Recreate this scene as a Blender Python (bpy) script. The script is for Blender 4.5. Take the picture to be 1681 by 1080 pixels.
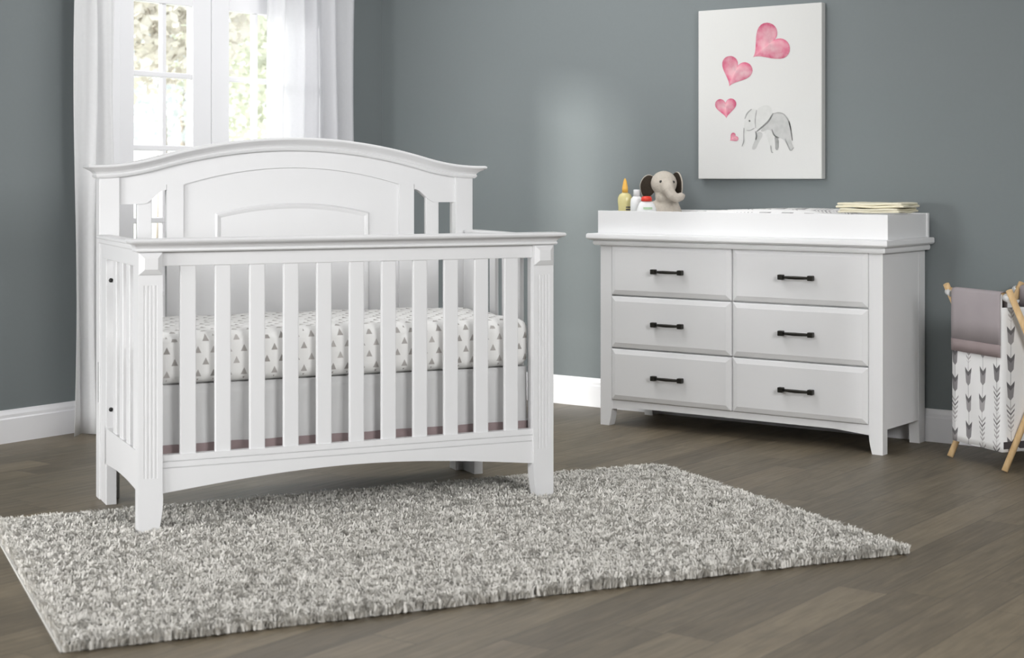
import bpy, bmesh, math, random
import numpy as np
from mathutils import Vector, Matrix
random.seed(7); rng = np.random.default_rng(7)
S = bpy.context.scene
for o in list(bpy.data.objects): bpy.data.objects.remove(o)
COL = S.collection

# ------------------------------------------------------------------ camera
F_PX, HY = 2634.52, 291.34
CAM = Vector((5.7517, -6.4934, 1.1152)); YAW = -0.6441
cd = bpy.data.cameras.new('camera'); cam = bpy.data.objects.new('camera', cd); COL.objects.link(cam)
cam.location = CAM; cam.rotation_euler = (math.pi/2, 0, -YAW)
cd.sensor_fit = 'HORIZONTAL'; cd.sensor_width = 36.0
cd.lens = F_PX/1681*36.0
cd.shift_x = 0.0; cd.shift_y = -(540-HY)/1681
cd.clip_start = 0.1; cd.clip_end = 200
cd.dof.use_dof = True; cd.dof.focus_distance = 6.3; cd.dof.aperture_fstop = 4.0
S.camera = cam

# ------------------------------------------------------------------ world, sun, lamps, exposure
W = bpy.data.worlds.new('world'); S.world = W; W.use_nodes = True
bg = W.node_tree.nodes['Background']
bg.inputs['Color'].default_value = (0.96, 0.985, 1.0, 1); bg.inputs['Strength'].default_value = 2.2
def lamp(name, kind, loc, target, energy, size=1.0, sy=None, color=(1, 1, 1), spread=None):
    l = bpy.data.lights.new(name, kind); l.energy = energy; l.color = color
    if kind == 'AREA':
        l.shape = 'RECTANGLE'; l.size = size; l.size_y = sy or size
        if spread: l.spread = spread
    o = bpy.data.objects.new(name, l); COL.objects.link(o); o.location = loc
    o.rotation_euler = (Vector(target)-Vector(loc)).to_track_quat('-Z', 'Y').to_euler()
    return o
sun = lamp('sun', 'SUN', (-8, -10, 4), (-8+0.87*8, -10+8, 4-0.27*8), 6.2, color=(1.0, 0.97, 0.92))
sun.data.angle = math.radians(9)
lamp('softbox_key', 'AREA', (0.9, -7.0, 1.1), (1.7, -3.4, 0.35), 36, 1.1, 1.1, spread=math.radians(90))
lamp('fill_left', 'AREA', (2.7, -7.2, 1.8), (0.5, -3.4, 0.35), 16, 1.1, 1.1, spread=math.radians(75))  # unseen fill added to brighten the left wall and rug
lamp('fill_front', 'AREA', (4.4, -7.2, 1.9), (2.4, -0.5, 0.45), 12, 1.4, 1.4, spread=math.radians(100))  # unseen fill aimed to lift the dresser front
lamp('fill_right', 'AREA', (6.7, -3.9, 2.35), (0.6, -2.3, 0.8), 150, 1.5, 1.5)  # unseen fill added to brighten crib front, dresser side and left wall
lamp('overhead_fill', 'AREA', (1.5, -1.4, 2.66), (1.5, -1.4, 0), 36, 1.8, 1.8)  # unseen overhead fill, added to lift the floor and top surfaces
S.view_settings.view_transform = 'Standard'; S.view_settings.look = 'None'
S.view_settings.gamma = 1.0; S.view_settings.exposure = 0.0; S.view_settings.use_curve_mapping = False

# ------------------------------------------------------------------ node helpers
def srgb(r, g, b):
    f = lambda c: (c/255/12.92 if c/255 <= 0.04045 else ((c/255+0.055)/1.055)**2.4)
    return (f(r), f(g), f(b), 1)
class NT:
    def __init__(s, name):
        s.m = bpy.data.materials.new(name); s.m.use_nodes = True
        s.t = s.m.node_tree; s.n = s.t.nodes; s.l = s.t.links
        s.b = s.n['Principled BSDF']; s.out = s.n['Material Output']
    def new(s, kind, **k):
        x = s.n.new(kind)
        for a, v in k.items(): setattr(x, a, v)
        return x
    def put(s, sock, v):
        if isinstance(v, bpy.types.NodeSocket): s.l.new(v, sock)
        else: sock.default_value = v
    def m_(s, op, a, b=None, c=None):
        x = s.new('ShaderNodeMath', operation=op); s.put(x.inputs[0], a)
        if b is not None: s.put(x.inputs[1], b)
        if c is not None: s.put(x.inputs[2], c)
        return x.outputs[0]
    def mix(s, f, a, b, blend='MIX'):
        x = s.new('ShaderNodeMix', data_type='RGBA', blend_type=blend)
        s.put(x.inputs[0], f); s.put(x.inputs[6], a); s.put(x.inputs[7], b); return x.outputs[2]
    def obj(s): return s.new('ShaderNodeTexCoord').outputs['Object']
    def uv(s): return s.new('ShaderNodeTexCoord').outputs['UV']
    def sep(s, v):
        x = s.new('ShaderNodeSeparateXYZ'); s.put(x.inputs[0], v); return x.outputs
    def comb(s, x, y, z=0.0):
        c = s.new('ShaderNodeCombineXYZ'); s.put(c.inputs[0], x); s.put(c.inputs[1], y); s.put(c.inputs[2], z); return c.outputs[0]
    def noise(s, vec, scale, detail=3, rough=0.5, dist=0.0):
        x = s.new('ShaderNodeTexNoise'); s.put(x.inputs['Vector'], vec); x.inputs['Scale'].default_value = scale
        x.inputs['Detail'].default_value = detail; x.inputs['Roughness'].default_value = rough; x.inputs['Distortion'].default_value = dist
        return x.outputs['Fac']
    def white(s, vec):
        x = s.new('ShaderNodeTexWhiteNoise'); s.put(x.inputs['Vector'], vec); return x.outputs['Value']
    def ramp(s, f, stops):
        x = s.new('ShaderNodeValToRGB'); s.put(x.inputs[0], f); e = x.color_ramp.elements
        while len(e) < len(stops): e.new(0.5)
        for i, (p, c) in enumerate(stops): e[i].position = p; e[i].color = c
        return x.outputs[0]
    def bump(s, h, strength, dist=0.01):
        x = s.new('ShaderNodeBump'); s.put(x.inputs['Height'], h); x.inputs['Strength'].default_value = strength
        x.inputs['Distance'].default_value = dist; s.l.new(x.outputs[0], s.b.inputs['Normal'])
    def base(s, c, rough=0.5, spec=0.5, metal=0.0):
        s.put(s.b.inputs['Base Color'], c); s.b.inputs['Roughness'].default_value = rough
        s.b.inputs['Specular IOR Level'].default_value = spec; s.b.inputs['Metallic'].default_value = metal
        return s
def simple(name, c, rough=0.5, spec=0.5, metal=0.0, nscale=0, namp=0.06, bump=0):
    t = NT(name)
    if nscale:
        f = t.noise(t.obj(), nscale)
        d = tuple(max(0, x*(1-namp)) for x in c[:3])+(1,); l = tuple(min(1, x*(1+namp)) for x in c[:3])+(1,)
        t.base(t.mix(f, d, l), rough, spec, metal)
        if bump: t.bump(f, bump, 0.005)
    else: t.base(c, rough, spec, metal)
    return t.m

M = {}
M['white'] = simple('white_paint_light_cut', (0.69, 0.69, 0.695, 1), 0.38, 0.45, nscale=3, namp=0.012)  # crib white, darkened in colour to offset strong light on it
M['dresser'] = simple('white_paint_light_boost', (0.84, 0.84, 0.845, 1), 0.38, 0.45, nscale=3, namp=0.012)  # dresser and tray white, lightened in colour to make up for weaker light
M['trim'] = simple('trim_paint', (0.85, 0.85, 0.87, 1), 0.4, 0.45, nscale=4, namp=0.012)
M['wall'] = simple('grey_blue_wall_paint', (0.187, 0.209, 0.214, 1), 0.75, 0.25, nscale=60, namp=0.02, bump=0.03)
M['bronze'] = simple('dark_bronze', (0.035, 0.033, 0.028, 1), 0.38, 0.5, 0.7, nscale=30)
M['bolt'] = simple('bolt_metal', (0.03, 0.03, 0.03, 1), 0.35, 0.5, 0.6, nscale=30)
M['slot'] = simple('slot_shadow_gap', (0.25, 0.25, 0.25, 1), 0.7, nscale=30)
M['wood_rod'] = None
def mat_floor():
    t = NT('grey_brown_plank_floor'); x, y, z = t.sep(t.obj())
    PW, PL = 0.142, 1.05
    r = t.m_('DIVIDE', x, PW); row = t.m_('FLOOR', r)
    off = t.white(t.comb(row, 3.3)); q = t.m_('ADD', t.m_('DIVIDE', y, PL), off); idx = t.m_('FLOOR', q)
    rnd = t.white(t.comb(row, idx)); rnd2 = t.white(t.comb(idx, row, 5.0))
    fx = t.m_('FRACT', r); fy = t.m_('FRACT', q)
    ex = t.m_('MINIMUM', fx, t.m_('SUBTRACT', 1.0, fx)); ey = t.m_('MINIMUM', fy, t.m_('SUBTRACT', 1.0, fy))
    gap = t.m_('MAXIMUM', t.m_('LESS_THAN', ex, 0.010), t.m_('LESS_THAN', ey, 0.0013))
    v = t.comb(t.m_('MULTIPLY_ADD', x, 19.0, t.m_('MULTIPLY', rnd, 40.0)), t.m_('MULTIPLY_ADD', y, 1.9, t.m_('MULTIPLY', rnd2, 30.0)))
    n1 = t.noise(v, 2.2, 5, 0.62, 0.8)
    v2 = t.comb(t.m_('MULTIPLY_ADD', x, 60.0, t.m_('MULTIPLY', rnd, 90.0)), t.m_('MULTIPLY', y, 2.0)); n2 = t.noise(v2, 1.5, 3, 0.6)
    c1 = t.ramp(rnd, [(0.0, srgb(66, 59, 47)), (0.25, srgb(112, 102, 83)), (0.5, srgb(140, 127, 105)), (0.75, srgb(90, 84, 71)), (1.0, srgb(132, 118, 97))])
    c2 = t.mix(n1, srgb(40, 35, 28), srgb(168, 154, 130))
    c = t.mix(0.5, c1, c2)
    n3 = t.noise(t.comb(t.m_('MULTIPLY_ADD', x, 7.0, t.m_('MULTIPLY', rnd2, 50.0)), t.m_('MULTIPLY_ADD', y, 2.2, t.m_('MULTIPLY', rnd, 60.0))), 1.6, 4, 0.6, 1.5)
    c = t.mix(t.m_('MULTIPLY', t.m_('SUBTRACT', n3, 0.25), 0.85), c, srgb(66, 61, 52))
    c = t.mix(t.m_('MULTIPLY', n2, 0.30), c, srgb(70, 62, 54))
    c = t.mix(t.m_('MULTIPLY', gap, 0.7), c, srgb(62, 56, 48))
    t.base(c, 0.5, 0.4); rg = t.m_('MULTIPLY_ADD', n2, 0.2, 0.38); t.l.new(rg, t.b.inputs['Roughness'])
    t.bump(t.m_('SUBTRACT', t.m_('MULTIPLY', n2, 0.3), gap), 0.15, 0.002)
    return t.m
M['floor'] = mat_floor()
def mat_pile():
    t = NT('shag_pile'); a = t.new('ShaderNodeAttribute', attribute_name='tone')
    n = t.noise(t.obj(), 7.0, 3)
    f = t.m_('ADD', t.m_('MULTIPLY', a.outputs['Fac'], 0.75), t.m_('MULTIPLY', t.m_('SUBTRACT', n, 0.5), 0.5))
    c = t.ramp(f, [(0.0, (0.46, 0.445, 0.41, 1)), (0.45, (0.70, 0.68, 0.635, 1)), (1.0, (0.88, 0.86, 0.815, 1))])
    t.base(c, 0.85, 0.2); return t.m
M['pile'] = mat_pile()
M['rug_back'] = simple('rug_backing', (0.60, 0.59, 0.56, 1), 0.9, 0.1, nscale=90, namp=0.15)
def mat_triangles():
    t = NT('triangle_print_sheet'); u, v, _ = t.sep(t.uv())
    rv = t.m_('DIVIDE', v, 0.037); row = t.m_('FLOOR', rv); fv = t.m_('FRACT', rv)
    uu = t.m_('MULTIPLY_ADD', t.m_('MODULO', t.m_('ABSOLUTE', row), 2.0), 0.5, t.m_('DIVIDE', u, 0.0495))
    fu = t.m_('ABSOLUTE', t.m_('SUBTRACT', t.m_('FRACT', uu), 0.5))
    tt = t.m_('DIVIDE', t.m_('SUBTRACT', fv, 0.2), 0.6)
    ins = t.m_('LESS_THAN', fu, t.m_('MULTIPLY', t.m_('SUBTRACT', 1.0, tt), 0.215))
    ins = t.m_('MULTIPLY', ins, t.m_('GREATER_THAN', tt, 0.0)); ins = t.m_('MULTIPLY', ins, t.m_('LESS_THAN', tt, 1.0))
    g = t.ramp(t.white(t.comb(t.m_('FLOOR', uu), row)), [(0, srgb(150, 146, 142)), (1, srgb(184, 180, 177))])
    t.base(t.mix(ins, (0.80, 0.795, 0.78, 1), g), 0.85, 0.2)
    t.bump(t.noise(t.obj(), 14, 2), 0.25, 0.02); return t.m
M['sheet'] = mat_triangles()
M['skirt'] = simple('white_skirt_cotton', (0.66, 0.66, 0.66, 1), 0.9, 0.1, nscale=12, namp=0.05)
M['taupe'] = simple('taupe_cotton', srgb(150, 134, 134), 0.9, 0.1, nscale=25, namp=0.08)
M['flap'] = simple('grey_taupe_cotton', srgb(164, 156, 158), 0.9, 0.1, nscale=9, namp=0.06, bump=0.1)
M['base_board'] = simple('dark_grey_board', srgb(74, 70, 72), 0.9, 0.1, nscale=20, namp=0.08)
M['hem'] = simple('mauve_taupe_hem', srgb(150, 137, 137), 0.9, 0.1, nscale=20, namp=0.08)
def mat_arrows(name, P=0.087, along=False, pale=0.0):
    t = NT(name); u, v, _ = t.sep(t.uv())
    if along: u, v = v, u
    cu = t.m_('DIVIDE', u, P); col = t.m_('FLOOR', cu); d = t.m_('ABSOLUTE', t.m_('MULTIPLY', t.m_('SUBTRACT', t.m_('FRACT', cu), 0.5), P))
    rc = t.white(t.comb(col, 1.7)); off = t.m_('MULTIPLY', rc, 0.3)
    vv = t.m_('ADD', t.m_('SUBTRACT', v, t.m_('MULTIPLY', d, 0.95)), off)
    seg = t.m_('DIVIDE', vv, 0.105); si = t.m_('FLOOR', seg); sf = t.m_('FRACT', seg)
    rs = t.white(t.comb(col, si, 2.0))
    w = t.m_('LESS_THAN', d, t.m_('MULTIPLY_ADD', sf, 0.012, 0.010))
    solid = t.m_('MULTIPLY', t.m_('GREATER_THAN', sf, 0.30), t.m_('LESS_THAN', sf, 0.82))
    strip = t.m_('GREATER_THAN', t.m_('FRACT', t.m_('MULTIPLY', sf, 6.0)), 0.55)
    strip = t.m_('MULTIPLY', strip, t.m_('GREATER_THAN', sf, 0.15))
    body = t.m_('MULTIPLY', t.mix(t.m_('GREATER_THAN', rs, 0.68), solid, strip), w)
    line = t.m_('MULTIPLY', t.m_('LESS_THAN', d, 0.0016), 0.75)
    tip = t.m_('MULTIPLY', t.m_('GREATER_THAN', sf, 0.66), t.m_('LESS_THAN', sf, 0.82))
    dark = t.mix(t.m_('MULTIPLY', tip, 0.8), t.ramp(rs, [(0, srgb(128, 126, 128)), (1, srgb(176, 172, 172))]), srgb(92, 90, 92))
    f = t.m_('MAXIMUM', body, line)
    if pale: f = t.m_('MULTIPLY', f, 1-pale)
    t.base(t.mix(f, (0.78, 0.775, 0.77, 1), dark), 0.9, 0.15)
    t.bump(t.noise(t.obj(), 9, 2), 0.2, 0.02); return t.m
M['arrow_bag'] = mat_arrows('arrow_print_cotton')
M['arrow_pad'] = mat_arrows('arrow_print_pad_cover', 0.055, True, 0.25)
def mat_wood():
    t = NT('pale_pine'); x, y, z = t.sep(t.obj())
    n = t.noise(t.comb(t.m_('MULTIPLY', x, 40.0), t.m_('MULTIPLY', y, 40.0), t.m_('MULTIPLY', z, 5.0)), 2.0, 3)
    t.base(t.mix(n, srgb(196, 158, 108), srgb(232, 204, 160)), 0.55, 0.3); return t.m
M['pine'] = mat_wood()
def mat_cloth(name, c, trans, transp, nscale=80):
    t = NT(name); n = t.noise(t.obj(), nscale, 2)
    col = t.mix(n, tuple(x*0.95 for x in c[:3])+(1,), c)
    d = t.new('ShaderNodeBsdfDiffuse'); t.put(d.inputs[0], col)
    tr = t.new('ShaderNodeBsdfTranslucent'); t.put(tr.inputs[0], col)
    tp = t.new('ShaderNodeBsdfTransparent')
    a = t.new('ShaderNodeMixShader'); a.inputs[0].default_value = trans; t.l.new(d.outputs[0], a.inputs[1]); t.l.new(tr.outputs[0], a.inputs[2])
    b = t.new('ShaderNodeMixShader'); b.inputs[0].default_value = transp; t.l.new(a.outputs[0], b.inputs[1]); t.l.new(tp.outputs[0], b.inputs[2])
    t.l.new(b.outputs[0], t.out.inputs['Surface']); return t.m
M['curtain'] = mat_cloth('white_curtain_linen', (0.94, 0.94, 0.945, 1), 0.4, 0.04)
M['sheer'] = mat_cloth('white_sheer_voile', (0.90, 0.90, 0.92, 1), 0.5, 0.22)
def mat_glass():
    t = NT('window_glass'); g = t.new('ShaderNodeBsdfGlossy'); g.inputs['Roughness'].default_value = 0.02
    p = t.new('ShaderNodeBsdfTransparent'); p.inputs[0].default_value = (0.97, 0.98, 0.98, 1)
    x = t.new('ShaderNodeMixShader'); x.inputs[0].default_value = 0.04; t.l.new(p.outputs[0], x.inputs[1]); t.l.new(g.outputs[0], x.inputs[2])
    t.l.new(x.outputs[0], t.out.inputs['Surface']); return t.m
M['glass'] = mat_glass()
M['canvas'] = simple('canvas_white', (0.64, 0.64, 0.625, 1), 0.85, 0.15, nscale=300, namp=0.02)
def mat_attr(name, nscale, amp, rough=0.85):
    t = NT(name); a = t.new('ShaderNodeAttribute', attribute_name='paint'); n = t.noise(t.obj(), nscale, 4)
    c = t.mix(t.m_('MULTIPLY', t.m_('SUBTRACT', n, 0.35), amp), a.outputs['Color'], (0.75, 0.74, 0.73, 1))
    t.base(c, rough, 0.1); return t.m
M['wash'] = mat_attr('watercolour_wash', 28, 0.9)
M['plush'] = simple('beige_grey_plush', srgb(196, 188, 177), 0.95, 0.05, nscale=120, namp=0.12, bump=0.5)
M['plush_dark'] = simple('dark_brown_plush', srgb(62, 55, 48), 0.95, 0.05, nscale=150, namp=0.2, bump=0.4)
M['eye'] = simple('black_bead', (0.01, 0.01, 0.01, 1), 0.2, nscale=10)
M['oil'] = simple('pale_yellow_oil', srgb(216, 206, 148), 0.25, 0.5, nscale=8, namp=0.05)
M['yellow'] = simple('amber_yellow_cap', srgb(244, 188, 84), 0.35, nscale=10, namp=0.05)
M['bottle_white'] = simple('white_plastic', (0.84, 0.85, 0.85, 1), 0.35, nscale=5, namp=0.01)
M['red'] = simple('red_plastic', srgb(226, 62, 44), 0.35, nscale=12, namp=0.05)
M['teal'] = simple('teal_print', srgb(120, 178, 172), 0.5, nscale=60, namp=0.2)
M['green'] = simple('pale_green_print', srgb(186, 214, 180), 0.5, nscale=90, namp=0.15)
M['ink'] = simple('dark_print', srgb(62, 62, 74), 0.5, nscale=50, namp=0.2)
M['cream'] = simple('cream_cotton', srgb(236, 230, 208), 0.95, 0.05, nscale=40, namp=0.05, bump=0.3)
M['lawn'] = simple('sunlit_pale_terrace', (0.80, 0.80, 0.70, 1), 0.9, 0.1, nscale=2, namp=0.08)
M['leaf1'] = simple('pale_autumn_leaves', (0.66, 0.63, 0.57, 1), 0.8, 0.1, nscale=4, namp=0.2)
M['leaf2'] = simple('pale_green_leaves', (0.62, 0.64, 0.54, 1), 0.8, 0.1, nscale=4, namp=0.2)
M['leaf3'] = simple('grey_green_leaves', (0.60, 0.64, 0.66, 1), 0.8, 0.1, nscale=4, namp=0.2)
M['bark'] = simple('pale_bark', (0.36, 0.32, 0.28, 1), 0.9, 0.1, nscale=12, namp=0.2)

# ------------------------------------------------------------------ object helpers
def link(name, me, mats, parent=None, smooth=False):
    if not isinstance(mats, (list, tuple)): mats = [mats]
    for m in mats: me.materials.append(m)
    if smooth:
        for p in me.polygons: p.use_smooth = True
    o = bpy.data.objects.new(name, me); COL.objects.link(o)
    if parent: o.parent = parent
    return o
def obj(name, bm, mats, parent=None, smooth=False, auto=None):
    bmesh.ops.recalc_face_normals(bm, faces=bm.faces)
    me = bpy.data.meshes.new(name); bm.to_mesh(me); bm.free()
    if auto is not None:
        me.update(); me.shade_smooth() if hasattr(me, 'shade_smooth') else None
        me.set_sharp_from_angle(angle=math.radians(auto))
    return link(name, me, mats, parent, smooth)
def thing(name, label, cat, loc=(0, 0, 0), rz=0, group=None):
    o = bpy.data.objects.new(name, None); COL.objects.link(o); o.location = loc; o.rotation_euler = (0, 0, rz)
    o.empty_display_size = 0.05; o['label'] = label; o['category'] = cat
    if group: o['group'] = group
    return o
def tag(o, label, cat, group=None):
    o['label'] = label; o['category'] = cat
    if group: o['group'] = group
    return o
def struct(o): o['kind'] = 'structure'; return o
def box(bm, x0, x1, y0, y1, z0, z1, bev=0.0, seg=2, mi=0):
    t = bmesh.new(); bmesh.ops.create_cube(t, size=1)
    for v in t.verts: v.co = Vector((x0+(v.co.x+.5)*(x1-x0), y0+(v.co.y+.5)*(y1-y0), z0+(v.co.z+.5)*(z1-z0)))
    if bev: bmesh.ops.bevel(t, geom=t.edges[:], offset=bev, segments=seg, profile=0.5, affect='EDGES')
    merge(bm, t, mi)
def merge(bm, t, mi=0, mat=None):
    if mat is not None: t.transform(mat)
    mp = {v: bm.verts.new(v.co) for v in t.verts}
    for f in t.faces:
        try: nf = bm.faces.new([mp[v] for v in f.verts]); nf.material_index = mi; nf.smooth = f.smooth
        except ValueError: pass
    t.free()
def BM(): return bmesh.new()
def prism(bm, pts, y0, y1, mi=0):      # polygon in the x-z plane, pushed along y
    a = [bm.verts.new((p[0], y0, p[1])) for p in pts]; b = [bm.verts.new((p[0], y1, p[1])) for p in pts]; n = len(pts)
    bm.faces.new(a).material_index = mi; bm.faces.new(b[::-1]).material_index = mi
    for i in range(n): bm.faces.new((a[i], b[i], b[(i+1) % n], a[(i+1) % n])).material_index = mi
def prism_z(bm, pts, z0, z1, mi=0):
    a = [bm.verts.new((p[0], p[1], z0)) for p in pts]; b = [bm.verts.new((p[0], p[1], z1)) for p in pts]; n = len(pts)
    bm.faces.new(a[::-1]).material_index = mi; bm.faces.new(b).material_index = mi
    for i in range(n): bm.faces.new((a[i], a[(i+1) % n], b[(i+1) % n], b[i])).material_index = mi
def strip(bm, xs, lo, hi, y0, y1):     # board with shaped lower and upper edge
    n = len(xs); V = []
    for x in xs: V.append([bm.verts.new((x, y, z)) for (y, z) in ((y0, lo(x)), (y0, hi(x)), (y1, hi(x)), (y1, lo(x)))])
    for i in range(n-1):
        for k in range(4): bm.faces.new((V[i][k], V[i][(k+1) % 4], V[i+1][(k+1) % 4], V[i+1][k]))
    bm.faces.new(V[0][::-1]); bm.faces.new(V[-1])
def layers(bm, x0, x1, yf, yb, curve, prof, n=2, back=0.0, ends=(1, 1)):
    """stacked rectangular outlines (dz, overhang) following z = curve(x): a mitred moulding"""
    rings = []
    for dz, e in prof:
        xs = [x0-e*ends[0] + (x1-x0+e*(ends[0]+ends[1]))*i/(n-1) for i in range(n)]
        rings.append(([bm.verts.new((x, yf-e, curve(x)+dz)) for x in xs], [bm.verts.new((x, yb+e*back, curve(x)+dz)) for x in xs]))
    for (f0, b0), (f1, b1) in zip(rings[:-1], rings[1:]):
        for i in range(n-1):
            bm.faces.new((f0[i], f0[i+1], f1[i+1], f1[i])); bm.faces.new((b0[i+1], b0[i], b1[i], b1[i+1]))
        bm.faces.new((b0[0], f0[0], f1[0], b1[0])); bm.faces.new((f0[-1], b0[-1], b1[-1], f1[-1]))
    for f, b in (rings[0], rings[-1]):
        for i in range(n-1): bm.faces.new((f[i], f[i+1], b[i+1], b[i]))
def tube(bm, pts, r, seg=12, cap=True, mi=0, flat=1.0):
    pts = [Vector(p) for p in pts]; n = len(pts); rs = r if isinstance(r, (list, tuple)) else [r]*n; rings = []
    up = Vector((0, 0, 1))
    for i, p in enumerate(pts):
        d = (pts[min(i+1, n-1)]-pts[max(i-1, 0)]).normalized()
        s = d.cross(up)
        if s.length < 1e-3: s = d.cross(Vector((1, 0, 0)))
        s.normalize(); t = s.cross(d).normalized()
        rings.append([bm.verts.new(p+rs[i]*(math.cos(a)*s+flat*math.sin(a)*t)) for a in [2*math.pi*k/seg for k in range(seg)]])
    for a, b in zip(rings[:-1], rings[1:]):
        for k in range(seg):
            f = bm.faces.new((a[k], a[(k+1) % seg], b[(k+1) % seg], b[k])); f.smooth = True; f.material_index = mi
    if cap: bm.faces.new(rings[0][::-1]).material_index = mi; bm.faces.new(rings[-1]).material_index = mi
def lathe(bm, prof, seg=28, sy=1.0, mi=0, c=(0, 0)):
    rings = [[bm.verts.new((c[0]+r*math.cos(a), c[1]+sy*r*math.sin(a), z)) for a in [2*math.pi*k/seg for k in range(seg)]] for r, z in prof]
    for a, b in zip(rings[:-1], rings[1:]):
        for k in range(seg):
            f = bm.faces.new((a[k], a[(k+1) % seg], b[(k+1) % seg], b[k])); f.smooth = True; f.material_index = mi
    bm.faces.new(rings[0][::-1]).material_index = mi; bm.faces.new(rings[-1]).material_index = mi
def ball(bm, c, r, seg=20, rot=None):
    t = bmesh.new(); bmesh.ops.create_uvsphere(t, u_segments=seg, v_segments=seg//2+2, radius=1)
    r = r if isinstance(r, (tuple, list)) else (r, r, r)
    m = Matrix.Translation(c) @ (rot or Matrix.Identity(4)) @ Matrix.Diagonal((*r, 1))
    for f in t.faces: f.smooth = True
    merge(bm, t, 0, m)
def box_uv(me, sx=1.0):
    uvl = me.uv_layers.new(name='UVMap'); me.update()
    for p in me.polygons:
        n = p.normal; ax = max(range(3), key=lambda i: abs(n[i]))
        for li in p.loop_indices:
            co = me.vertices[me.loops[li].vertex_index].co
            uvl.data[li].uv = (co.y, co.z) if ax == 0 else ((co.x, co.z) if ax == 1 else (co.x, co.y))
def linspace(a, b, n): return [a+(b-a)*i/(n-1) for i in range(n)]
def solid(o, th, off=0.0):
    m = o.modifiers.new('thickness', 'SOLIDIFY'); m.thickness = th; m.offset = off

# ------------------------------------------------------------------ setting
X1, Y0 = 7.2, -7.6
b = BM(); box(b, -0.02, X1, Y0, 0.02, -0.12, 0.0); struct(obj('floor', b, M['floor']))
b = BM(); box(b, 0.0, X1, 0.0, 0.14, 0.0, 2.7); struct(obj('wall_back', b, M['wall']))
b = BM(); box(b, X1, X1+0.14, Y0, 0.14, 0.0, 2.7); struct(obj('wall_right', b, M['wall']))
b = BM(); box(b, -0.14, X1+0.14, Y0-0.14, Y0, 0.0, 2.7); struct(obj('wall_front', b, M['wall']))
b = BM(); box(b, -0.14, X1+0.14, Y0-0.14, 0.14, 2.7, 2.82); struct(obj('ceiling', b, M['trim']))
WY0, WY1, WZ0, WZ1 = -1.80, -0.64, 0.10, 2.035       # window opening in the left wall
b = BM()
box(b, -0.14, 0, Y0, WY0, 0, 2.7); box(b, -0.14, 0, WY1, 0.14, 0, 2.7)
box(b, -0.14, 0, WY0, WY1, WZ1, 2.7); box(b, -0.14, 0, WY0, WY1, 0, WZ0)
struct(obj('wall_left', b, M['wall']))
BH = 0.138
bprof = [(0, 0), (0.016, 0), (0.016, 0.100), (0.012, 0.106), (0.012, 0.118), (0.007, 0.130), (0.005, BH), (0, BH)]
def baseboard(name, p0, p1, nrm):
    b = BM(); A = [b.verts.new((p0[0]+nrm[0]*o, p0[1]+nrm[1]*o, z)) for o, z in bprof]; B_ = [b.verts.new((p1[0]+nrm[0]*o, p1[1]+nrm[1]*o, z)) for o, z in bprof]
    n = len(bprof); b.faces.new(A); b.faces.new(B_[::-1])
    for i in range(n): b.faces.new((A[i], B_[i], B_[(i+1) % n], A[(i+1) % n]))
    return struct(obj(name, b, M['trim']))
baseboard('baseboard_back', (0.016, 0), (X1, 0), (0, -1))
baseboard('baseboard_left', (0, Y0), (0, -1.895), (1, 0))

# French window: casing, two glazed leaves
b = BM()
for y0, y1 in ((WY0-0.085, WY0+0.012), (WY1-0.012, WY1+0.085)): box(b, 0, 0.018, y0, y1, 0.0, WZ1+0.085, 0.003)
box(b, 0, 0.020, WY0-0.085, WY1+0.085, WZ1-0.012, WZ1+0.09, 0.003)
for y0, y1 in ((WY0, WY0+0.02), (WY1-0.02, WY1)): box(b, -0.13, 0.0, y0, y1, WZ0, WZ1)
box(b, -0.13, 0, WY0, WY1, WZ1-0.02, WZ1); box(b, -0.16, 0.012, WY0-0.08, WY1+0.08, WZ0-0.03, WZ0+0.01, 0.003)
win = struct(obj('window_1', b, M['trim']))
def leaf(y0, y1, gy0, gy1, my):
    b = BM(); z0, z1 = WZ0+0.012, WZ1-0.022; gz1 = 1.922; rows = [0.235, 0.578, 0.918, 1.252, 1.592]
    x0, x1 = -0.048, -0.004
    box(b, x0, x1, y0, gy0, z0, z1, 0.003); box(b, x0, x1, gy1, y1, z0, z1, 0.003)
    box(b, x0, x1, gy0, gy1, z0, rows[0], 0.002); box(b, x0, x1, gy0, gy1, gz1, z1, 0.002)
    for z in rows[1:]: box(b, x0+0.008, x1-0.006, gy0, gy1, z-0.013, z+0.013, 0.004)
    box(b, x0+0.009, x1-0.007, my-0.013, my+0.013, rows[0], gz1, 0.004)
    s = obj('sash', b, M['trim'], win)
    g = BM(); box(g, -0.028, -0.024, gy0-0.005, gy1+0.005, rows[0]-0.005, gz1+0.005); obj('glass_pane', g, M['glass'], s)
leaf(WY0+0.022, -1.222, -1.690, -1.338, -1.506); leaf(-1.218, WY1-0.022, -1.106, -0.752, -0.922)

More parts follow.
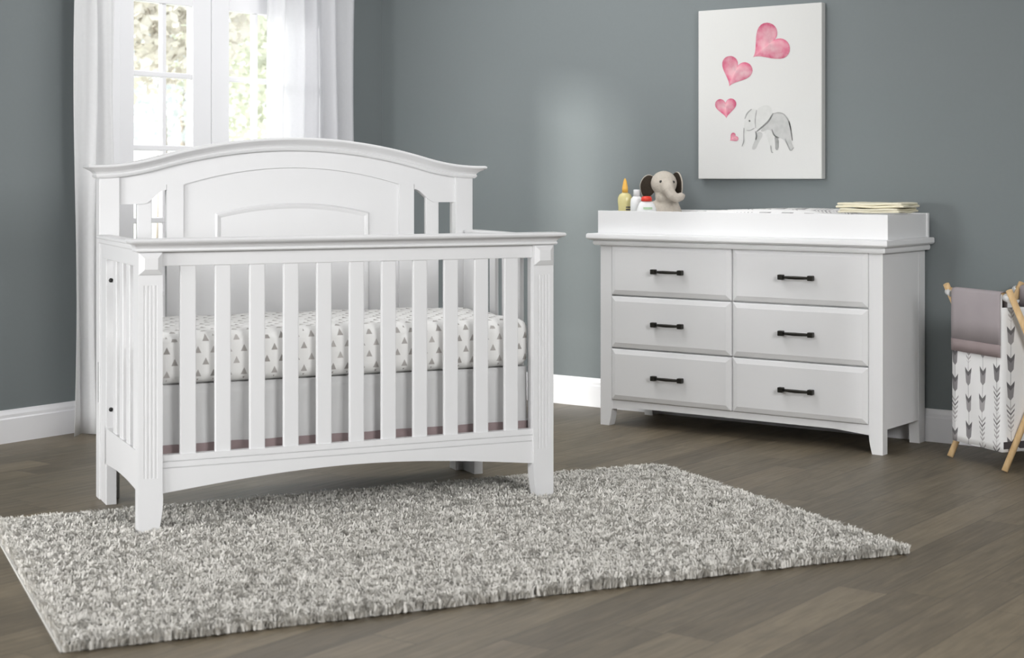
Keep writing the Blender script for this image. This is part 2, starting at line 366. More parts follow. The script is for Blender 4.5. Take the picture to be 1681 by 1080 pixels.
# curtains
def curtain(y0, y1, xc, amp, folds, z0, z1, mat, label, flare=0.0, seed=0):
    r = random.Random(seed); ph = r.random()*6; nu, nv = 120, 24; b = BM(); G = []
    for j in range(nv):
        t = j/(nv-1); z = z0+(z1-z0)*t; row = []
        for i in range(nu):
            s = i/(nu-1); k = 1+flare*(1-t)**2
            y = y0+(y1-y0)*s if flare == 0 else (y0+y1)/2+((y1-y0)*(s-.5))*k
            w = math.sin(s*folds*2*math.pi+ph)+0.4*math.sin(s*folds*3.3*math.pi+ph*2+0.8*(1-t))
            row.append(b.verts.new((xc+amp*w*(0.75+0.35*(1-t)), y+0.01*math.sin(3*z+7*s), z)))
        G.append(row)
    for j in range(nv-1):
        for i in range(nu-1): b.faces.new((G[j][i], G[j][i+1], G[j+1][i+1], G[j+1][i]))
    o = obj('curtain', b, mat, None, smooth=True); solid(o, 0.0012); tag(o, label, 'curtain', 'curtains at the window'); return o
curtain(-2.12, -1.875, 0.11, 0.024, 2.6, 0.006, 2.30, M['curtain'], 'white curtain gathered at the far left of the window, falling to the floor', 0.06, 3)
curtain(-0.955, -0.315, 0.11, 0.026, 5.2, 0.012, 2.30, M['sheer'], 'white sheer curtain drawn over the right side of the window, behind the headboard', 0.05, 5)
rod = thing('curtain_rod', 'white curtain rod above the window, holding both curtains', 'curtain rod', (0.11, -1.2, 2.315))
b = BM(); tube(b, [(0, -1.05, 0), (0, 1.0, 0)], 0.014); obj('pole', b, M['trim'], rod)
for y in (-0.98, 0.93):
    b = BM(); box(b, -0.11, 0.014, y-0.01, y+0.01, -0.012, 0.012, 0.002); obj('bracket', b, M['trim'], rod)

# garden beyond the glass
b = BM(); box(b, -40, -0.14, -20, 40, -0.4, -0.14); struct(obj('floor_terrace', b, M['lawn']))
def tree(x, y, h, rad, zc, zr, mat, label, seed, name='garden_tree', cat='tree'):
    r = random.Random(seed); t = thing(name, label, cat, (x, y, -0.14), 0, 'garden plants outside the window')
    b = BM(); tube(b, [(0, 0, 0), (0.04, 0.02, zc*0.5), (-0.03, 0.05, zc+zr*0.6)], [0.07, 0.05, 0.012], 8)
    for k in range(5):
        a = r.random()*6.28; z = zc-zr*0.7+zr*0.25*k; tube(b, [(0, 0, z), (rad*.6*math.cos(a), rad*.6*math.sin(a), z+zr*.4)], [0.02, 0.006], 6)
    obj('trunk', b, M['bark'], t)
    n = 3200; V = []; Fc = []
    for k in range(n):
        a, e, q = r.random()*6.283, math.asin(r.uniform(-1, 1)), r.random()**0.45
        c = Vector((rad*q*math.cos(a)*math.cos(e), rad*q*math.sin(a)*math.cos(e), zc+zr*q*math.sin(e)))
        d = Vector((r.gauss(0, 1), r.gauss(0, 1), r.gauss(0, 1))).normalized(); s_ = d.orthogonal().normalized(); w = r.uniform(0.06, 0.12)
        i = len(V); V += [c, c+d*w*.6+s_*w*.35, c+d*w*1.3, c+d*w*.6-s_*w*.35]; Fc.append((i, i+1, i+2, i+3))
    me = bpy.data.meshes.new('crown'); me.from_pydata(V, [], Fc); link('crown', me, mat, t)
tree(-6.0, 3.6, 4.0, 0.95, 3.0, 1.0, M['leaf1'], 'pale autumn tree outside the left window leaf', 1)
tree(-7.6, 6.6, 4.2, 1.15, 2.7, 1.35, M['leaf2'], 'pale green tree outside the right window leaf', 2)
tree(-12.5, 9.6, 4.6, 1.7, 3.2, 1.6, M['leaf3'], 'grey green tree, farthest of the trees seen through the window', 4)
tree(-3.4, 2.55, 1.3, 0.42, 0.8, 0.45, M['leaf3'], 'low grey green shrub outside the right window leaf', 6, 'garden_shrub', 'shrub')

# ------------------------------------------------------------------ crib (local x along the front, y to the back)
CR = (1.8775, -3.2443); CROT = 1.0729; CW, CD = 1.4177, 0.7529
crib = thing('crib', 'white convertible baby crib with arched headboard and slatted sides', 'crib', (*CR, 0), CROT)
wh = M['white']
def post(side):
    b = BM(); w = 0.075; ZB = 0.007
    X = (lambda x: x) if side == 0 else (lambda x: CW-x)
    # foot: outer edge straight, inner edge curving in
    prof = [(0.0, ZB), (0.060, ZB)]+[(0.060+0.0165*math.sin(math.pi/2*t), ZB+(0.125-ZB)*t) for t in linspace(0.1, 1, 8)]+[(w, 0.15), (w, 0.188), (0.0, 0.188)]
    prism(b, [(X(x), z) for x, z in prof], 0, 0.045)
    cross = [(0, 0)]
    for c in (0.0195, 0.0315, 0.0435, 0.0555): cross += [(c-0.003, 0), (c-0.0015, 0.002), (c+0.0015, 0.002), (c+0.003, 0)]
    cross += [(w, 0), (w, 0.045), (0, 0.045)]
    prism_z(b, [(X(x), y) for x, y in cross], 0.188, 0.782)
    box(b, min(X(0), X(w)), max(X(0), X(w)), 0, 0.045, 0.782, 0.888)
    p = obj('front_post', b, wh, crib)
    c = BM(); x0, x1 = sorted((X(0.001), X(0.074))); z0, z1 = 0.816, 0.883
    pts = [(0, 0), (1, 0), (1, 1), (0, 1)]
    ring = lambda i, y: [c.verts.new((x0+i+(x1-x0-2*i)*u, y, z0+i+(z1-z0-2*i)*v)) for u, v in pts]
    R = [ring(0, 0.0), ring(0, -0.004), ring(0.016, -0.014)]
    for a, d in zip(R[:-1], R[1:]):
        for k in range(4): c.faces.new((a[k], a[(k+1) % 4], d[(k+1) % 4], d[k]))
    c.faces.new(R[-1]); c.faces.new(R[0][::-1])
    obj('corner_block', c, wh, p)
post(0); post(1)
b = BM(); box(b, 0.075, CW-0.075, 0.010, 0.036, 0.841, 0.890, 0.0015); obj('top_rail', b, wh, crib)
# crown moulding along the front
mp = [(0.0, 0.0), (0.0, 0.010), (0.004, 0.013), (0.008, 0.012), (0.009, 0.009), (0.013, 0.011), (0.019, 0.016), (0.024, 0.024), (0.0265, 0.033), (0.028, 0.0345), (0.030, 0.038), (0.035, 0.040), (0.039, 0.038), (0.041, 0.034)]
b = BM(); layers(b, 0.0, CW, 0.0, 0.05, lambda x: 0.886, mp, ends=(0.75, 0.75)); obj('top_moulding', b, wh, crib, auto=35)
# lower rail with two grooves and an arched edge
arch = lambda x: 0.138+0.044*math.sin(math.pi*(x-0.075)/(CW-0.15))
b = BM(); xs = linspace(0.0745, CW-0.0745, 41)
strip(b, xs, arch, lambda x: 0.2135, 0.008, 0.034)
strip(b, [xs[0], xs[-1]], lambda x: 0.2165, lambda x: 0.2335, 0.008, 0.034)
strip(b, [xs[0], xs[-1]], lambda x: 0.2365, lambda x: 0.2555, 0.008, 0.034)
strip(b, [xs[0], xs[-1]], lambda x: 0.212, lambda x: 0.238, 0.012, 0.033)
obj('bottom_rail', b, wh, crib)
for k in range(11):
    x = 0.1325+0.1108*k; b = BM(); box(b, x, x+0.0505, 0.014, 0.030, 0.25, 0.845, 0.003); obj('front_slat', b, wh, crib)
# side panels
def side(mir):
    X = (lambda x: x) if not mir else (lambda x: CW-x)
    def bx(x0, x1, y0, y1, z0, z1, bv=0.002):
        b = BM(); a, d = sorted((X(x0), X(x1))); box(b, a, d, y0, y1, z0, z1, bv); return b
    obj('side_rail', bx(0.008, 0.034, 0.045, 0.655, 0.838, 0.892), wh, crib)
    b = bx(-0.006, 0.046, 0.05, 0.685, 0.905, 0.917, 0.004); 
    a, d = sorted((X(0.001), X(0.040))); box(b, a, d, 0.05, 0.685, 0.888, 0.906, 0.004); obj('side_moulding', b, wh, crib)
    b = BM(); ys = linspace(0.045, 0.61, 21); a, d = sorted((X(0.010), X(0.034)))
    t = BM(); strip(t, ys, lambda y: 0.138+0.012*math.sin(math.pi*(y-0.045)/0.565), lambda y: 0.263, a, d)
    t.transform(Matrix(((0, 1, 0, 0), (1, 0, 0, 0), (0, 0, 1, 0), (0, 0, 0, 1)))); merge(b, t); obj('side_bottom_rail', b, wh, crib)
    for yc in (0.125, 0.235, 0.345, 0.455): obj('side_slat', bx(0.014, 0.029, yc-0.026, yc+0.026, 0.255, 0.845, 0.003), wh, crib)
    leg = obj('side_rear_leg', bx(0.010, 0.046, 0.585, 0.690, 0.0, 0.890), wh, crib)
    for z in (0.765, 0.325):
        b = BM(); ball(b, (X(0.026), 0.583, z), (0.0075, 0.005, 0.0075), 12); o = obj('bolt', b, M['bolt'], leg); o['label'] = 'dark round bolt head'
side(False); side(True)
# headboard
HC = CW/2
def hcurve(x):
    d = abs(x-HC); R = 1.78; d1 = 0.50; zf, zp = 1.128, 1.229
    z1 = zp-d1*d1/(2*R); sl = d1/R; L = 2*(z1-zf)/sl
    if d < d1: return zp-d*d/(2*R)
    if d < d1+L: q = d-d1; return z1-sl*q+sl*q*q/(2*L)
    return zf
YF = CD-0.052
for x0, x1 in ((0.006, 0.076), (CW-0.076, CW-0.006)):
    b = BM(); box(b, x0, x1, CD-0.062, CD, 0.0, 1.125, 0.002); p = obj('headboard_leg', b, wh, crib)
    if x0 < 0.1:
        b = BM(); box(b, x0-0.0006, x0+0.001, CD-0.048, CD-0.040, 0.335, 0.475); s = obj('slot', b, M['slot'], p); s['label'] = 'narrow grey slot'
cp = [(-0.016, 0.006), (-0.010, 0.012), (-0.005, 0.013), (-0.002, 0.010), (0.002, 0.012), (0.010, 0.020), (0.016, 0.032), (0.018, 0.034), (0.021, 0.041), (0.025, 0.043), (0.029, 0.041), (0.031, 0.036)]
b = BM(); layers(b, 0.006, CW-0.006, CD-0.062, CD, hcurve, cp, n=90, back=0.5, ends=(1, 1)); obj('headboard_cap', b, wh, crib, auto=35)
PA = lambda x: 1.151-0.061*((x-HC)/0.407)**2          # arch over the centre panel
def rail_lo(x):
    d = abs(x-HC)
    if d <= 0.407: return PA(x)
    if d <= 0.468: return 1.090
    t = min(1, max(0, (d-0.468)/0.085)); return 1.0215+0.050*(0.5+0.5*math.cos(math.pi*t))
b = BM(); xs = linspace(0.074, HC-0.4681, 24)+linspace(HC-0.4679, HC-0.4071, 4)+linspace(HC-0.4069, HC+0.4069, 61)+linspace(HC+0.4071, HC+0.4679, 4)+linspace(HC+0.4681, CW-0.074, 24)
strip(b, xs, rail_lo, lambda x: hcurve(x)-0.004, YF, CD-0.018); obj('headboard_arch_rail', b, wh, crib)
for s in (-1, 1):
    x0, x1 = sorted((HC+s*0.4075, HC+s*0.4665)); b = BM(); box(b, x0, x1, YF, CD-0.02, 0.22, 1.0905); obj('headboard_stile', b, wh, crib)
    xc = HC+s*0.5435; b = BM(); box(b, xc-0.026, xc+0.026, YF+0.006, CD-0.024, 0.24, 1.055, 0.003); obj('headboard_slat', b, wh, crib)
b = BM(); strip(b, linspace(HC-0.409, HC+0.409, 41), lambda x: 0.22, lambda x: PA(x)+0.01, YF+0.009, CD-0.026)
pan = obj('headboard_panel', b, wh, crib)
# routed inner field: bevelled moulding line, with an arched head
def ring_pts(off):
    x0, x1 = HC-0.290+off, HC+0.290-off; zt = lambda x: 1.021-off-0.036*((x-HC)/0.29)**2
    return [(x, zt(x)) for x in linspace(x0, x1, 25)]+[(x1, 0.34+off), (x0, 0.34+off)]
b = BM(); rr = []
for off, y in ((-0.002, YF+0.0095), (0.005, YF+0.0030), (0.012, YF+0.0052), (0.020, YF+0.0095)):
    rr.append([b.verts.new((x, y, z)) for x, z in ring_pts(off)])
for a, d in zip(rr[:-1], rr[1:]):
    n = len(a)
    for k in range(n): b.faces.new((a[k], a[(k+1) % n], d[(k+1) % n], d[k]))
obj('panel_moulding', b, wh, pan)
b = BM(); box(b, 0.074, CW-0.074, YF+0.002, CD-0.02, 0.17, 0.27, 0.002); obj('headboard_bottom_rail', b, wh, crib)
b = BM(); box(b, 0.085, CW-0.090, 0.090, CD-0.10, 0.438, 0.460, 0.003); obj('mattress_support', b, wh, crib)

# skirt and mattress (each its own thing, in the crib's frame)
def skirt_panel(b, p0, p1, nrm, z0, z1, amp, off=0.0, nu=140, nv=8):
    G = []
    L = (Vector(p1)-Vector(p0)).length
    for j in range(nv):
        t = j/(nv-1); row = []
        for i in range(nu):
            s = i/(nu-1); p = Vector(p0).lerp(Vector(p1), s); q = s*L
            w = amp*(0.25+0.75*(1-(z0+(z1-z0)*t-0.2)/0.27))*(math.sin(q*21)+0.6*math.sin(q*37+1.3+3*(z0+(z1-z0)*t))+0.3*math.sin(q*90))+off
            row.append(b.verts.new((p.x+nrm[0]*w, p.y+nrm[1]*w, z0+(z1-z0)*t)))
        G.append(row)
    for j in range(nv-1):
        for i in range(nu-1): b.faces.new((G[j][i], G[j][i+1], G[j+1][i+1], G[j+1][i])).smooth = True
sk = thing('crib_skirt', 'white gathered crib skirt with taupe hem hanging under the mattress', 'crib skirt', (*CR, 0), CROT)
SX0, SX1, SY0, SY1 = 0.066, CW-0.072, 0.068, CD-0.085
sides = [((SX0, SY0), (SX1, SY0), (0, -1)), ((SX0, SY1), (SX0, SY0), (-1, 0)), ((SX1, SY0), (SX1, SY1), (1, 0))]
v3 = lambda p: (p[0], p[1], 0)
b = BM()
for p0, p1, nr in sides: skirt_panel(b, v3(p0), v3(p1), nr, 0.215, 0.4635, 0.007)
o = obj('skirt_panel', b, M['skirt'], sk); solid(o, 0.0012)
b = BM(); box(b, SX0, SX1, SY0, SY1, 0.4605, 0.4635); obj('skirt_deck', b, M['skirt'], sk)
b = BM()
for p0, p1, nr in sides: skirt_panel(b, v3(p0), v3(p1), nr, 0.200, 0.277, 0.007, 0.0022, nv=3)
o = obj('hem_band', b, M['taupe'], sk); solid(o, 0.0012); o['label'] = 'taupe hem band'
b = BM(); box(b, 0.058, CW-0.062, 0.052, CD-0.078, 0.4642, 0.626, 0.04, 5)
bmesh.ops.subdivide_edges(b, edges=[e for e in b.edges if e.calc_length() > 0.2], cuts=24, use_grid_fill=True)
for v in b.verts:
    x, y, z = v.co
    if z > 0.55: v.co.z += 0.004*math.sin(x*23+2*math.sin(y*11))*math.sin(y*31)+0.006*math.sin(math.pi*x/CW)
    if y < 0.2 and 0.49 < z < 0.61: v.co.y += 0.002*math.sin(x*40)
for f in b.faces: f.smooth = True
mt = obj('crib_mattress', b, M['sheet'], None); box_uv(mt.data); mt.location = (*CR, 0); mt.rotation_euler = (0, 0, CROT)
tag(mt, 'crib mattress in a white sheet with small grey triangles', 'mattress')

# ------------------------------------------------------------------ dresser (local x along the front, y to the wall)
DX, DY, DW, DD = 1.7163, -0.453, 1.3592, 0.4292
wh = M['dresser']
dr = thing('dresser', 'white six drawer dresser with dark bar handles against the back wall', 'dresser', (DX, DY, 0))
PWD = 0.060
for s in (0, 1):
    X = (lambda x: x) if not s else (lambda x: DW-x)
    b = BM(); prof = [(0, 0), (0.046, 0)]+[(0.046+0.014*math.sin(math.pi/2*t), 0.085*t) for t in linspace(0.15, 1, 7)]+[(PWD, 0.815), (0, 0.815)]
    prism(b, [(X(x), z) for x, z in prof], 0, 0.045); obj('front_leg', b, wh, dr)
    b = BM(); prof = [(0.372, 0), (DD, 0), (DD, 0.815), (0.360, 0.815), (0.360, 0.10)]
    t = BM(); prism(t, prof, *sorted((X(0.0005), X(0.045)))); t.transform(Matrix(((0, 1, 0, 0), (1, 0, 0, 0), (0, 0, 1, 0), (0, 0, 0, 1)))); merge(b, t); obj('rear_leg', b, wh, dr)
    x0, x1 = sorted((X(0.0012), X(0.02))); b = BM(); box(b, x0, x1, 0.045, 0.362, 0.098, 0.815); obj('side_panel', b, wh, dr)
b = BM(); box(b, 0.02, DW-0.02, 0.018, DD-0.005, 0.125, 0.812); obj('carcass', b, wh, dr)
b = BM(); lo = lambda x: 0.086+0.0*x
strip(b, linspace(PWD-0.001, DW-PWD+0.001, 9), lambda x: 0.087-0.012*max(0, (abs(x-DW/2)-(DW/2-PWD-0.04))/0.04), lambda x: 0.1165, 0.006, 0.03); obj('bottom_rail', b, wh, dr)
b = BM(); box(b, 0.671, 0.679, 0.009, 0.02, 0.115, 0.814); obj('centre_stile', b, wh, dr)
def drawer(x0, x1, z0, z1):
    b = BM(); yb, ym, yf = 0.016, -0.001, -0.010; i = 0.019
    R = []
    for off, y in ((0, yb), (0, ym), (0.003, ym-0.0025), (i, yf+0.0012), (i+0.003, yf)):
        R.append([b.verts.new((x0+off if u == 0 else x1-off, y, z0+off if v == 0 else z1-off)) for u, v in ((0, 0), (1, 0), (1, 1), (0, 1))])
    for a, d in zip(R[:-1], R[1:]):
        for k in range(4): b.faces.new((a[k], a[(k+1) % 4], d[(k+1) % 4], d[k]))
    b.faces.new(R[-1]); b.faces.new(R[0][::-1])
    d = obj('drawer', b, wh, dr); xc, zc = (x0+x1)/2, (z0+z1)/2-0.001
    h = BM()
    for s in (-1, 1):
        box(h, xc+s*0.068-0.0118, xc+s*0.068+0.0118, yf-0.031, yf-0.008, zc-0.0108, zc+0.0108, 0.003)
        box(h, xc+s*0.068-0.006, xc+s*0.068+0.006, yf-0.012, yf+0.002, zc-0.006, zc+0.006)
    tube(h, [(xc-0.062, yf-0.020, zc), (xc-0.03, yf-0.026, zc), (xc, yf-0.028, zc), (xc+0.03, yf-0.026, zc), (xc+0.062, yf-0.020, zc)], [0.0055, 0.0066, 0.0074, 0.0066, 0.0055], 10)
    o = obj('handle', h, M['bronze'], d); o['label'] = 'dark bronze bar handle'
for z0, z1 in ((0.590, 0.8135), (0.354, 0.583), (0.119, 0.347)):
    drawer(0.062, 0.6705, z0, z1); drawer(0.6795, DW-0.062, z0, z1)
b = BM()
cpf = [(0.811, 0.0), (0.811, 0.020), (0.818, 0.024), (0.828, 0.024), (0.833, 0.020), (0.8345, 0.034), (0.838, 0.042), (0.843, 0.046), (0.857, 0.046), (0.8615, 0.044), (0.8635, 0.040)]
layers(b, 0, DW, 0, 0.436, lambda x: 0.0, cpf, ends=(1.05, 0.85)); obj('top', b, wh, dr, auto=30)
# changing tray on top
ZT = 0.8638
tr = thing('changing_tray', 'white open changing tray lying on the dresser top', 'changing tray', (DX, DY, ZT))
TX0, TX1, TY0, TY1, TH = -0.021, 1.3765, 0.010, 0.434, 0.1015
b = BM(); box(b, TX0, TX1, TY0, TY0+0.018, 0, TH, 0.0015); obj('front_board', b, wh, tr)
b = BM(); box(b, TX0, TX1, TY1-0.018, TY1, 0, TH, 0.0015); obj('back_board', b, wh, tr)
for x0 in (TX0+0.006, TX1-0.024):
    b = BM(); box(b, x0, x0+0.018, TY0+0.018, TY1-0.018, 0, TH-0.002, 0.001); obj('side_board', b, wh, tr)
b = BM(); box(b, TX0+0.024, TX1-0.024, TY0+0.018, TY1-0.018, 0, 0.006); obj('base_board', b, wh, tr)
ZI = ZT+0.0065
# contoured pad
b = BM(); px0, px1, py0, py1 = 0.40, 1.335, 0.034, 0.410; G = []
for i in range(41):
    s = i/40; row = []
    for j in range(25):
        t = j/24; edge = min(1, min(s, 1-s)*14); e2 = min(1, min(t, 1-t)*9)
        rim = abs(2*t-1)**2.2; z = 0.064+0.070*rim*(0.35+0.65*math.sin(math.pi*min(1, max(0, s*1.02)))**0.5)
        z *= (edge*(2-edge))**0.5*(e2*(2-e2))**0.5 if edge*e2 > 0 else 0.0
        q_ = min(1, max(0, (s-0.66)/0.12)); z -= 0.030*q_*q_*(3-2*q_)*(1 if z > 0.03 else 0)
        row.append(b.verts.new((px0+(px1-px0)*s, py0+(py1-py0)*t, ZI+0.004+z)))
    G.append(row)
for i in range(40):
    for j in range(24): b.faces.new((G[i][j], G[i+1][j], G[i+1][j+1], G[i][j+1])).smooth = True
bot = [[b.verts.new((px0+(px1-px0)*u, py0+(py1-py0)*v, ZI)) for v in (0, 1)] for u in (0, 1)]
b.faces.new((bot[0][0], bot[0][1], bot[1][1], bot[1][0]))
edge = [G[i][0] for i in range(41)]; b.faces.new(edge+[bot[1][0], bot[0][0]]); edge = [G[i][24] for i in range(41)]; b.faces.new(edge+[bot[1][1], bot[0][1]])
b.faces.new([G[0][j] for j in range(25)]+[bot[0][1], bot[0][0]]); b.faces.new([G[40][j] for j in range(25)]+[bot[1][1], bot[1][0]])
pd = obj('changing_pad', b, M['arrow_pad'], None); box_uv(pd.data); pd.location = (DX, DY, 0)
tag(pd, 'changing pad in a white cover with grey arrows, inside the tray on the dresser', 'changing pad')
# folded cloths
def folded(name, label, x, y, z, w, d, h, rot, seed):
    r = random.Random(seed); b = BM(); pts = 26
    for k in range(2):
        t = BM(); box(t, -w/2+0.006*k, w/2-0.008*k, -d/2, d/2, k*h/2, (k+1)*h/2, h/4.2, 4)
        bmesh.ops.subdivide_edges(t, edges=[e for e in t.edges if e.calc_length() > 0.1], cuts=12, use_grid_fill=True)
        for v in t.verts: v.co.z += 0.0022*math.sin(v.co.x*33+seed+k)*math.sin(v.co.y*27+seed); v.co.x += 0.003*math.sin(v.co.y*40+seed)
        for f in t.faces: f.smooth = True
        merge(b, t)
    o = obj(name, b, M['cream']); o.location = (DX+x, DY+y, z); o.rotation_euler = (0, 0, rot); return tag(o, label, 'cloth', 'folded cloths on the changing tray')
folded('folded_cloth', 'cream folded cloth, lower of the two on the changing tray', 1.243, 0.215, ZT+TH+0.004, 0.26, 0.27, 0.018, 0.10, 1)
folded('folded_cloth', 'cream folded cloth, upper of the two on the changing tray', 1.238, 0.225, ZT+TH+0.025, 0.285, 0.24, 0.020, 0.14, 4)

# bottles
def bottle(name, label, x, y, bodyprof, mat, capprof, capmat, sy=0.6, prints=()):
    t = thing(name, label, 'bottle', (DX+x, DY+y, ZI), 0.62, 'baby care bottles in the tray')
    b = BM(); lathe(b, bodyprof, 32, sy); obj('body', b, mat, t)
    b = BM(); lathe(b, capprof, 24, 0.85); o = obj('cap', b, capmat, t)
    for nm, lab, m, r, z0, z1, a0, a1 in prints:
        b = BM(); n = 10; G = []
        for i in range(n+1):
            a = a0+(a1-a0)*i/n; G.append([b.verts.new((r*math.cos(a), sy*r*math.sin(a)-0.0008, z)) for z in (z0, z1)])
        for i in range(n): b.faces.new((G[i][0], G[i+1][0], G[i+1][1], G[i][1]))
        q = obj(nm, b, m, t); solid(q, 0.0006); q['label'] = lab
D_ = math.radians
bottle('lotion_bottle', 'pale yellow oil bottle with amber pointed cap, leftmost in the tray', 0.041, 0.14,
       [(0.026, 0), (0.031, 0.004), (0.031, 0.11), (0.0335, 0.135), (0.033, 0.152), (0.026, 0.167), (0.015, 0.174), (0.012, 0.176)], M['oil'],
       [(0.0135, 0.1765), (0.0135, 0.196), (0.012, 0.205), (0.008, 0.226), (0.004, 0.238), (0.002, 0.241)], M['yellow'], 0.62,
       [('label_print', 'dark print line', M['ink'], 0.0325, 0.107, 0.112, D_(-85), D_(-30)), ('label_print', 'dark print line', M['ink'], 0.0322, 0.096, 0.102, D_(-85), D_(-30))])
bottle('powder_bottle', 'slim white bottle with white cap, between the oil bottle and the red capped bottle', 0.115, 0.122,
       [(0.024, 0), (0.0285, 0.004), (0.0285, 0.13), (0.026, 0.148), (0.017, 0.158), (0.0145, 0.160)], M['bottle_white'],
       [(0.0145, 0.1605), (0.0145, 0.188), (0.0135, 0.190)], M['bottle_white'], 0.7,
       [('label_print', 'teal print', M['teal'], 0.0292, 0.100, 0.120, D_(-60), D_(-20))])
bottle('shampoo_bottle', 'squat white bottle with red cap, in front of the toy elephant', 0.187, 0.092,
       [(0.046, 0), (0.051, 0.004), (0.049, 0.07), (0.043, 0.105), (0.034, 0.128), (0.026, 0.136), (0.022, 0.138)], M['bottle_white'],
       [(0.0245, 0.1385), (0.0245, 0.150), (0.021, 0.158), (0.012, 0.161)], M['red'], 0.6,
       [('label_print', 'pale green print', M['green'], 0.0478, 0.102, 0.112, D_(-110), D_(-60))])

# toy elephant sitting in the tray (local x to the photo's right, -y towards the viewer)
el = thing('toy_elephant', 'beige plush toy elephant with dark brown inner ears, sitting in the tray behind the bottles', 'toy', (DX+0.146, DY+0.305, ZI), 0.644)
b = BM()
ball(b, (0, 0.005, 0.075), (0.060, 0.055, 0.080)); ball(b, (0.0, -0.010, 0.218), (0.061, 0.056, 0.058)); ball(b, (0.0, -0.012, 0.160), (0.042, 0.040, 0.04))
ball(b, (0.010, -0.045, 0.195), (0.036, 0.034, 0.036))
tube(b, [(0.008, -0.05, 0.215), (0.016, -0.075, 0.190), (0.030, -0.088, 0.162), (0.052, -0.088, 0.150), (0.072, -0.082, 0.156), (0.080, -0.080, 0.172)], [0.034, 0.029, 0.025, 0.022, 0.019, 0.015], 14)
for s in (-1, 1):
    tube(b, [(s*0.045, 0.0, 0.125), (s*0.058, -0.03, 0.085), (s*0.05, -0.055, 0.06)], [0.024, 0.024, 0.022], 12)
    tube(b, [(s*0.035, -0.01, 0.032), (s*0.06, -0.05, 0.028), (s*0.075, -0.085, 0.030)], [0.032, 0.030, 0.027], 12); ball(b, (s*0.075, -0.085, 0.031), 0.029)
bd = obj('body', b, M['plush'], el)
rm = bd.modifiers.new('weld', 'REMESH'); rm.mode = 'VOXEL'; rm.voxel_size = 0.005; rm.use_smooth_shade = True
sm = bd.modifiers.new('soften', 'SMOOTH'); sm.factor = 0.5; sm.iterations = 8
def ear(cx, cy, cz, w, h, rz, ry, dx):
    mat = Matrix.Translation((cx, cy, cz)) @ Matrix.Rotation(rz, 4, 'Z') @ Matrix.Rotation(ry, 4, 'Y')
    def lobe(sc, y, th):
        t = BM(); bmesh.ops.create_uvsphere(t, u_segments=24, v_segments=14, radius=1)
        for v in t.verts:
            k = 1-0.25*max(0, -v.co.z); v.co = Vector((v.co.x*w*sc*k, y+v.co.y*th-0.25*(v.co.x*w*sc)**2/w, v.co.z*h*sc))
        for f in t.faces: f.smooth = True
        t.transform(mat); return t
    e = obj('ear', lobe(1.0, 0, 0.011), M['plush'], el); i = obj('ear_lining', lobe(0.95, -0.006, 0.0085), M['plush_dark'], e); i['label'] = 'dark brown ear lining'
ear(-0.073, 0.008, 0.203, 0.040, 0.056, 0.10, 0.22, 0)
ear(0.070, 0.020, 0.217, 0.040, 0.056, -0.95, -0.28, 0)
for x, y, z in ((-0.019, -0.0630, 0.226), (0.040, -0.0530, 0.224)):
    b = BM(); ball(b, (x, y, z), 0.0066, 12); obj('eye', b, M['eye'], el)

# ------------------------------------------------------------------ canvas
CX0, CX1, CZ0, CZ1 = 1.982, 2.606, 1.109, 1.885
cv = thing('wall_canvas', 'white canvas print with pink hearts and a grey elephant on the back wall', 'wall art', ((CX0+CX1)/2, 0, CZ0))
cv_x = (CX0+CX1)/2
b = BM(); box(b, CX0-cv_x, CX1-cv_x, -0.038, -0.001, 0, CZ1-CZ0, 0.003); obj('canvas', b, M['canvas'], cv)
def P(u, v):                       # measured point on the photo's canvas -> place on the canvas
    s = (u-1147)/(1351.5-1147); top = 18+(4-18)*s; t = (v-top)/(293.8-top)
    s = s*(1+0.022*(1-s))
    return (CX0-cv_x+(CX1-CX0)*s, (CZ1-CZ0)*(1-t))
def paint_mesh(name, polys, lab=None):
    me = bpy.data.meshes.new(name); V, Fc, C = [], [], []
    for pv, pf, pc in polys:
        o = len(V); V += pv; C += pc; Fc += [tuple(i+o for i in f) for f in pf]
    me.from_pydata(V, [], Fc); at = me.color_attributes.new('paint', 'FLOAT_COLOR', 'POINT')
    for i, c in enumerate(C): at.data[i].color = (*c, 1)
    o = link(name, me, M['wash'], cv)
    if lab: o['label'] = lab
    return o
def heart(cu, cv_, unit, rot):
    N = 48; pts = []
    for k in range(N):
        t = 2*math.pi*k/N; x = 16*math.sin(t)**3; y = 13*math.cos(t)-5*math.cos(2*t)-2*math.cos(3*t)-math.cos(4*t)
        c, s = math.cos(rot), math.sin(rot); pts.append((x*c+y*s, -(-x*s+y*c)))
    rings = [(1.0, srgb(206, 92, 124)), (0.90, srgb(212, 104, 134)), (0.70, srgb(222, 136, 156)), (0.40, srgb(226, 158, 172)), (0.05, srgb(228, 166, 178))]
    pv, pc, pf = [], [], []
    for q, (k, col) in enumerate(rings):
        for j, (x, y) in enumerate(pts):
            X, Z = P(cu+unit*x*k, cv_+unit*y*k); pv.append((X, -0.0392, Z))
            dk = 0.88+0.12*math.sin(j*0.26+1.0); pc.append(tuple(v*dk for v in col[:3]))
    for q in range(len(rings)-1):
        for j in range(N): pf.append((q*N+j, q*N+(j+1) % N, (q+1)*N+(j+1) % N, (q+1)*N+j))
    pf.append(tuple((len(rings)-1)*N+j for j in range(N)))
    return pv, pf, pc
Z6 = lambda x, y: (1130+x/3.484, y/3.484)
